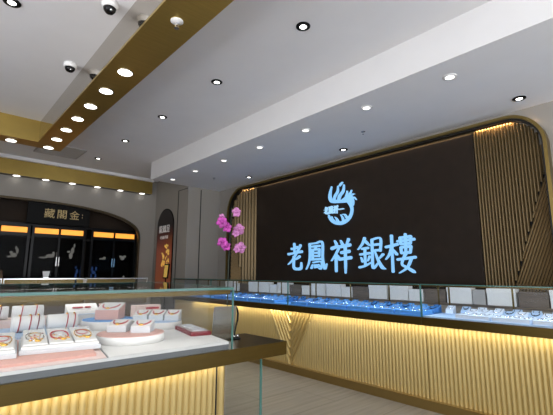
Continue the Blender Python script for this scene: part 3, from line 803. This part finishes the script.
where = lambda y: ('under the right fluted panel' if y < 1.9 else 'right of the last lit character' if y < 2.7 else 'below the fifth lit character' if y < 3.3 else 'below the fourth lit character' if y < 3.85 else 'below the middle lit character' if y < 4.4 else 'below the second lit character' if y < 5.0 else 'below the first lit character' if y < 5.6 else 'left of the first lit character' if y < 6.3 else 'under the left fluted panel' if y < 7.4 else 'at the far end')
def place(dic, key, loc, rz, label):
    pr_ = dic[key]
    if id(pr_) not in used:
        used.add(id(pr_)); pr_.location = loc; pr_.rotation_euler = (0, 0, rz); pr_['label'] = label; return pr_
    return dup(pr_, loc, rz, label)
HD = .9565
y = .28; i = 0
nth = {}
def idx(s_):
    nth[s_] = nth.get(s_, 0) + 1
    return ['first', 'second', 'third', 'fourth', 'fifth', 'sixth', 'seventh', 'eighth', 'ninth', 'tenth', 'eleventh', 'twelfth', 'thirteenth', 'fourteenth', 'fifteenth', 'sixteenth', 'seventeenth', 'eighteenth'][min(17, nth[s_] - 1)]
while y < 7.6:
    pale = y < 2.2
    if min(abs(y - s_) for s_ in (.07, 2.17, 4.27, 6.37)) > .17:
        wd = where(y)
        k = 'front %s board %s' % ('pale' if pale else 'blue', wd)
        place(boards, 'w' if pale else 'b', (4.245, y, HD), 0, 'flat %s bangle board %s, %s from the right' % ('pale' if pale else 'blue', wd, idx(k)))
        rows = ((4.46, .0),)
        for xx, dz in rows:
            for dy in (-.115, 0, .115):
                kk = random.choice('pw') if pale else random.choice('bbd')
                s_ = '%s %s' % ('pale' if pale else 'blue', wd)
                place(protos, kk, (4.46, y + dy, HD), random.uniform(-.12, .12), '%s pendant pad %s, %s from the right, middle row' % ('pale' if pale else 'sky blue', wd, idx('m' + s_)))
    y += .345
y = .2
while y < 7.7:
    pale = y < 2.2
    if min(abs(y - s_) for s_ in (.07, 2.17, 4.27, 6.37)) > .06:
        wd = where(y)
        kk = random.choice('pw') if pale else random.choice('bd')
        o = place(protos, kk, (4.575, y, HD), random.uniform(-.1, .1), '%s pendant pad %s, %s from the right, back row' % ('pale' if pale else 'sky blue', wd, idx('b' + wd)))
        o.scale = (.85, .85, 1.7)
    y += .17

# cabinet and boxes behind the far counter, along the sign wall
t = thing('back_cabinet', 'low taupe cabinet along the sign wall behind the counters', 'cabinet', (5.05, 3.5, 0))
PW(MB().box(4.93, 5.115, -1.5, 7.5, 0, 1.02).done('body', taupe), t)
PW(MB().box(4.91, 5.117, -1.5, 7.5, 1.02, 1.045).done('top', wood), t)
bx = {}
def gift(m, w_, h, cat='box', nm='gift_box'):
    t = thing(nm, '', cat, (0, 0, 0), 0, 'boxes on the cabinet behind the counters')
    MB().box(-.06, .06, -w_ / 2, w_ / 2, 0, h, bev=.003).done('body', m, t); MB().box(-.063, .063, -w_ / 2 - .003, w_ / 2 + .003, h * .72, h + .002, bev=.002).done('lid', m, t)
    return t
bx = {'w': gift(white, .30, .19), 'v': gift(white, .20, .15), 't': gift(wood, .28, .16), 'g': gift(MATS['grey_grille'], .14, .17)}
index()
seq = 'wvwtwgwtvwwtvwwvtwvwwtvww'
y = .35
for i, c in enumerate(seq):
    w_ = {'w': .30, 'v': .2, 't': .28, 'g': .14}[c]
    wd = where(y + w_ / 2)
    place(bx, c, (5.02, y + w_ / 2, 1.0455), 0, '%s box on the cabinet %s, %s from the right' % ({'w': 'wide white', 'v': 'small white', 't': 'brown', 'g': 'narrow grey'}[c], wd, idx('x' + wd)))
    y += w_ + random.choice((.015, .02, .03))
    if y > 7.1: break

# ------------------------------------------------------------------ rear counters in front of the doorway
def rear_counter(x0, x1, label):
    t = thing('display_counter', label, 'counter', ((x0 + x1) / 2, 7.7, 0), 0, 'glass-topped counters before the arched doorway')
    PW(MB().box(x0, x1, 7.46, 7.95, 0, .855).done('body', wood), t)
    PW(MB().box(x0, x1, 7.41, 8.0, .855, .94).done('bronze_band', bronze), t)
    PW(MB().box(x0, x1, 7.42, 7.428, .942, 1.30).done('front_glass', pane), t)
    PW(MB().box(x0, x1, 7.42, 7.99, 1.302, 1.31).done('top_glass', glass), t)
    PW(MB().box(x0, x1, 7.414, 7.419, 1.296, 1.312).box(x0, x0 + .012, 7.416, 7.43, .942, 1.3).box(x1 - .012, x1, 7.416, 7.43, .942, 1.3).done('top_edge', chrome), t)
    PW(MB().box(x0 + .02, x1 - .02, 7.44, 7.97, .942, .955).done('display_deck', pinkw), t)
    PW(MB().box(x0 + .01, x1 - .01, 7.97, 7.985, .942, 1.30).done('rear_panel', goldf), t)
    return t
rear_counter(-1.35, .95, 'glass counter before the doorway, beyond the left photo edge')
rear_counter(.97, 2.15, 'glass counter before the doorway holding a red box at left')
rear_counter(2.17, 3.30, 'glass counter before the doorway at its right end')
area('rear_case_led', (1.5, 7.5, 1.29), 3.4, .02, 2.2, WARM)
t = thing('gift_box', 'red and white box inside the rear counter at the photo edge', 'box', (1.08, 7.7, .9555))
MB().box(-.09, .09, -.05, .05, 0, .27, bev=.003).done('body', mat('coral_red_card', (.62, .13, .10), .6), t); MB().box(-.05, .05, -.052, -.05, .1, .17).done('label_strip', white, t)
for x_, lb in ((1.32, 'left'), (1.62, 'middle'), (2.35, 'right')):
    t = thing('necklace_bust', 'small pale necklace bust in the rear counter, %s one' % lb, 'bust', (x_, 7.72, .9555), 0, 'busts in the rear counters')
    MB().lathe([(.04, 0), (.035, .01), (.012, .03), (.012, .09), (.05, .15), (.055, .18), (.02, .215), (.016, .25)], n=16).done('stand', wood, t, True)
    MB().sph((0, -.055, .16), .014).done('gold_pendant', goldj, t, True)
# small acrylic stand on the rear counter
t = thing('sign_holder', 'grey tapered acrylic sign holder standing on the rear counter', 'sign holder', (1.60, 7.68, 1.3105))
MB().prism([(-.05, 0), (.05, 0), (.045, .012), (-.045, .012)], -.04, .04, lambda a, b_, c: (a, c, b_)).done('foot', chrome, t)
MB().prism([(-.035, .012), (.035, .012), (.055, .12), (-.055, .12)], -.01, .01, lambda a, b_, c: (a, c, b_)).done('holder', greyw, t)

# ------------------------------------------------------------------ arched doorway: showcases
struct(MB().box(-1.5, 4.0, 9.84, 10.06, 2.42, 2.47).box(-1.5, 4.0, 9.80, 9.9, 2.14, 2.20).done('trim_5', black))
sb = thing('shop_signboard', 'black signboard with three gold characters above the amber panels', 'sign', (2.18, 9.72, 2.70))
MB().box(-.63, .63, -.03, .04, -.235, .225, bev=.004).done('board', blackm, sb)
def text_obj(s_, size, loc, m, parent, name, rotz=0, ext=.004):
    cu = bpy.data.curves.new('tmp', 'FONT'); cu.body = s_; cu.size = size; cu.extrude = ext; cu.align_x = 'CENTER'; cu.align_y = 'CENTER'
    ob = bpy.data.objects.new('tmp', cu); COL.objects.link(ob); bpy.context.view_layer.update()
    me = bpy.data.meshes.new_from_object(ob.evaluated_get(bpy.context.evaluated_depsgraph_get())); bpy.data.objects.remove(ob)
    me.materials.clear(); me.materials.append(m)
    o = bpy.data.objects.new(name, me); COL.objects.link(o); o.parent = parent; o.location = loc
    o.rotation_euler = (PI / 2, 0, rotz); return o
for ch, x_ in (('藏', -.21), ('閣', .04), ('金', .30)): text_obj(ch, .22, (x_, -.036, -.01), signgold, sb, 'gold_character')
for z_, nm in ((.03, 0), (-.03, 0)): MB().box(.46, .475, -.034, -.03, z_ - .012, z_ + .012).done('gold_dot', signgold, sb)

def showcase(x0, label):
    W = 1.09; t = thing('wall_showcase', label, 'showcase', (x0 + W / 2, 9.8, 0), 0, 'black showcases in the arched doorway')
    PW(MB().box(x0, x0 + .05, 9.72, 10.05, 0, 2.42).box(x0 + W - .05, x0 + W, 9.72, 10.05, 0, 2.42).box(x0 + W / 2 - .02, x0 + W / 2 + .02, 9.74, 9.80, 0, 2.2)
       .box(x0 + .05, x0 + W - .05, 9.72, 10.05, 2.38, 2.42).box(x0 + .05, x0 + W - .05, 9.74, 9.8, 2.19, 2.25).done('frame', black), t)
    PW(MB().box(x0 + .05, x0 + W - .05, 10.0, 10.05, 0, 2.38).done('back_panel', blackm), t)
    PW(MB().box(x0 + .05, x0 + W - .05, 9.82, 10.0, 1.2, 1.22).box(x0 + .05, x0 + W - .05, 9.82, 10.0, 1.68, 1.70).box(x0 + .05, x0 + W - .05, 9.82, 10.0, .0, .6).done('shelf', black), t)
    for k in (0, 1):
        a = x0 + .055 + k * W / 2 - (.03 if k else 0); b_ = a + W / 2 - .08
        PW(MB().box(a, b_, 9.745, 9.76, 2.255, 2.37).done('amber_panel', amber), t)
        d = PW(MB().box(a, b_, 9.752, 9.758, .1, 2.18).done('door', glassd), t)
        h = MB().box((b_ if k == 0 else a) - .008, (b_ if k == 0 else a) + .008, 9.725, 9.74, 1.55, 1.75).done('handle', chrome, d)
    return t
for x0, lb in ((.56, 'black showcase with amber top panels, cut by the left photo edge'), (1.68, 'black showcase with amber top panels directly under the signboard'), (2.80 + .09, 'black showcase with amber top panels at the right end of the arch')):
    showcase(x0, lb)
# ornaments in showcases
def blob(nm, label, x_, z_, m, pts_, cat='ornament', stand=None):
    t = thing(nm, label, cat, (x_, 9.90, z_))
    mb = MB()
    random.seed(hash(label) % 1000 if False else int(x_ * 977))
    for (a, b_, s_, sx_, sz_) in pts_: mb.sph((a, 0, b_), s_, (sx_, .6, sz_), 6)
    zmin = min(p[1] - p[2] * p[4] for p in pts_)
    mb.done('figure', m, t, True)
    return t, zmin
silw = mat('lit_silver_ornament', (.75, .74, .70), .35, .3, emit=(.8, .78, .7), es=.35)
def onshelf(nm, label, x_, shelf, m, pts_):
    t, zm = blob(nm, label, x_, 0, m, pts_)
    MB().box(-.06, .06, -.04, .04, zm - .02, zm + .006).done('base', blackm, t)
    t.location.z = shelf - zm + .0205
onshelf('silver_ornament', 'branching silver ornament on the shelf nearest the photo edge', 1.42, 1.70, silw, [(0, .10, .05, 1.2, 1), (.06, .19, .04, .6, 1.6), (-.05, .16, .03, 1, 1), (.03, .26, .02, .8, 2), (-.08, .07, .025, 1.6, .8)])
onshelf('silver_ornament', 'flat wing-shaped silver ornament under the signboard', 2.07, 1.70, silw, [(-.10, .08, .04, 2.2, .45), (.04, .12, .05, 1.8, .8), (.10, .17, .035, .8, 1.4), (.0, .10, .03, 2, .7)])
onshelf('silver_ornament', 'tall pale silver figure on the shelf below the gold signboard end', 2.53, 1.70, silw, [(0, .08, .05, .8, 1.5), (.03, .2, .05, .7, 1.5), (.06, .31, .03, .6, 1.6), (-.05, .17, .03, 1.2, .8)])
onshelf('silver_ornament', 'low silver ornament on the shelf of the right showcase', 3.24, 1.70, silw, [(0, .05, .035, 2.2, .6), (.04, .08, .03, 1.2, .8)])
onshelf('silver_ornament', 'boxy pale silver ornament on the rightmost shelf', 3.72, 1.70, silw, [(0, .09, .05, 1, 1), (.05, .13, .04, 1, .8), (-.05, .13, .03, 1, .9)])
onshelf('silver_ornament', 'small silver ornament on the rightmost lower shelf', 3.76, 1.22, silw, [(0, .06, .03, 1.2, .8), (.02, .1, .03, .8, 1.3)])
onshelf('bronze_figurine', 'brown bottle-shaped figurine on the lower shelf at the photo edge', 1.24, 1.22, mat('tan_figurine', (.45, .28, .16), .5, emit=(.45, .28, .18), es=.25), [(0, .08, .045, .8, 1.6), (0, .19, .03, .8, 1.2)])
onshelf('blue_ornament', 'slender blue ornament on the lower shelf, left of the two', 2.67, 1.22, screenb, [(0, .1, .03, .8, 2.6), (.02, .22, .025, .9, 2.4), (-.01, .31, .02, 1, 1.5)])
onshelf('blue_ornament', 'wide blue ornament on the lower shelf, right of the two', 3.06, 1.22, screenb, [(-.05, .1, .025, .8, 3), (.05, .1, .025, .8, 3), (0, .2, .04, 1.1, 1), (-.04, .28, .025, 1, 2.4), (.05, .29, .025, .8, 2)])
# light washing the arch lunette
area('lunette_light', (2.4, 9.86, 2.50), 2.6, .03, 1.0, (1, .8, .6), (PI, 0, 0))
area('showcase_light', (2.3, 9.86, 2.18), 3.0, .03, .5, (1, .95, .9))

# ------------------------------------------------------------------ arched poster
po = thing('arched_poster', 'tall arched poster fading from black to orange with gold jewellery', 'poster', (4.389, 8.94, 1.1))
ya, yb, zt = 8.55, 9.36, 2.97; rr = (yb - ya) / 2
def arch_poly(g):
    p = [(ya - g, 1.1 - g)]
    for i in range(21): a = PI - PI * i / 20; p.append(((ya + yb) / 2 + (rr + g) * math.cos(a), zt - rr + (rr + g) * math.sin(a)))
    p.append((yb + g, 1.1 - g)); return p
PW(MB().prism(arch_poly(.02), 0, .022, X5(4.389)).done('frame', blackm), po)
pp = MB().prism(arch_poly(0), .022, .026, X5(4.389)).done('print', pm); PW(pp, po)
def pobj(o): return o
for ch, yy in (('龍', 9.17), ('鳳', 8.97), ('呈', 8.78)):
    o = text_obj(ch, .20, (-.030, yy - 8.94, 2.47 - 1.1), mat('poster_white_text', (.8, .78, .75), .5, emit=(.8, .78, .74), es=.15), po, 'large_character', -PI / 2, .002)
o = text_obj('老 鳳 祥 銀', .085, (-.030, 8.97 - 8.94, 2.27 - 1.1), MATS['poster_white_text'], po, 'small_lettering', -PI / 2, .002)
mb = MB(); random.seed(9)
pgold = mat('poster_gold_print', (.75, .45, .10), .5, emit=(.8, .5, .12), es=.35, noise=(30, .5))
for i in range(46):
    yy = random.uniform(-.2, .2); zz = random.uniform(-.24, .26)
    if (zz > .12 and abs(yy) > .13): continue
    s_ = random.uniform(.02, .05)
    mb.lathe([(s_, 0), (s_ * .8, .004)], (-.027, yy - .08, .72 + zz - .0), 8, Matrix.Rotation(-PI / 2, 4, 'Y'))
mb.done('gold_jewellery_print', pgold, po)
t = thing('tablet_stand', 'dark tilted frame on a stand in front of the arched poster', 'frame', (4.28, 8.62, 0))
MB().tube([(0, 0, 0), (0, 0, 1.3)], .015, 8).lathe([(.13, 0), (.13, .012), (.02, .02)], n=20).done('stand', blackm, t)
MB().prism([(-.13, 1.28), (.10, 1.28), (.17, 1.62), (-.06, 1.62)][::-1], -.012, .012, lambda a, b_, c: (-c, -a, b_)).done('frame', blackm, t)
MB().prism([(-.09, 1.31), (.08, 1.31), (.13, 1.59), (-.04, 1.59)][::-1], .013, .016, lambda a, b_, c: (-c, -a, b_)).done('picture', pgold, t)
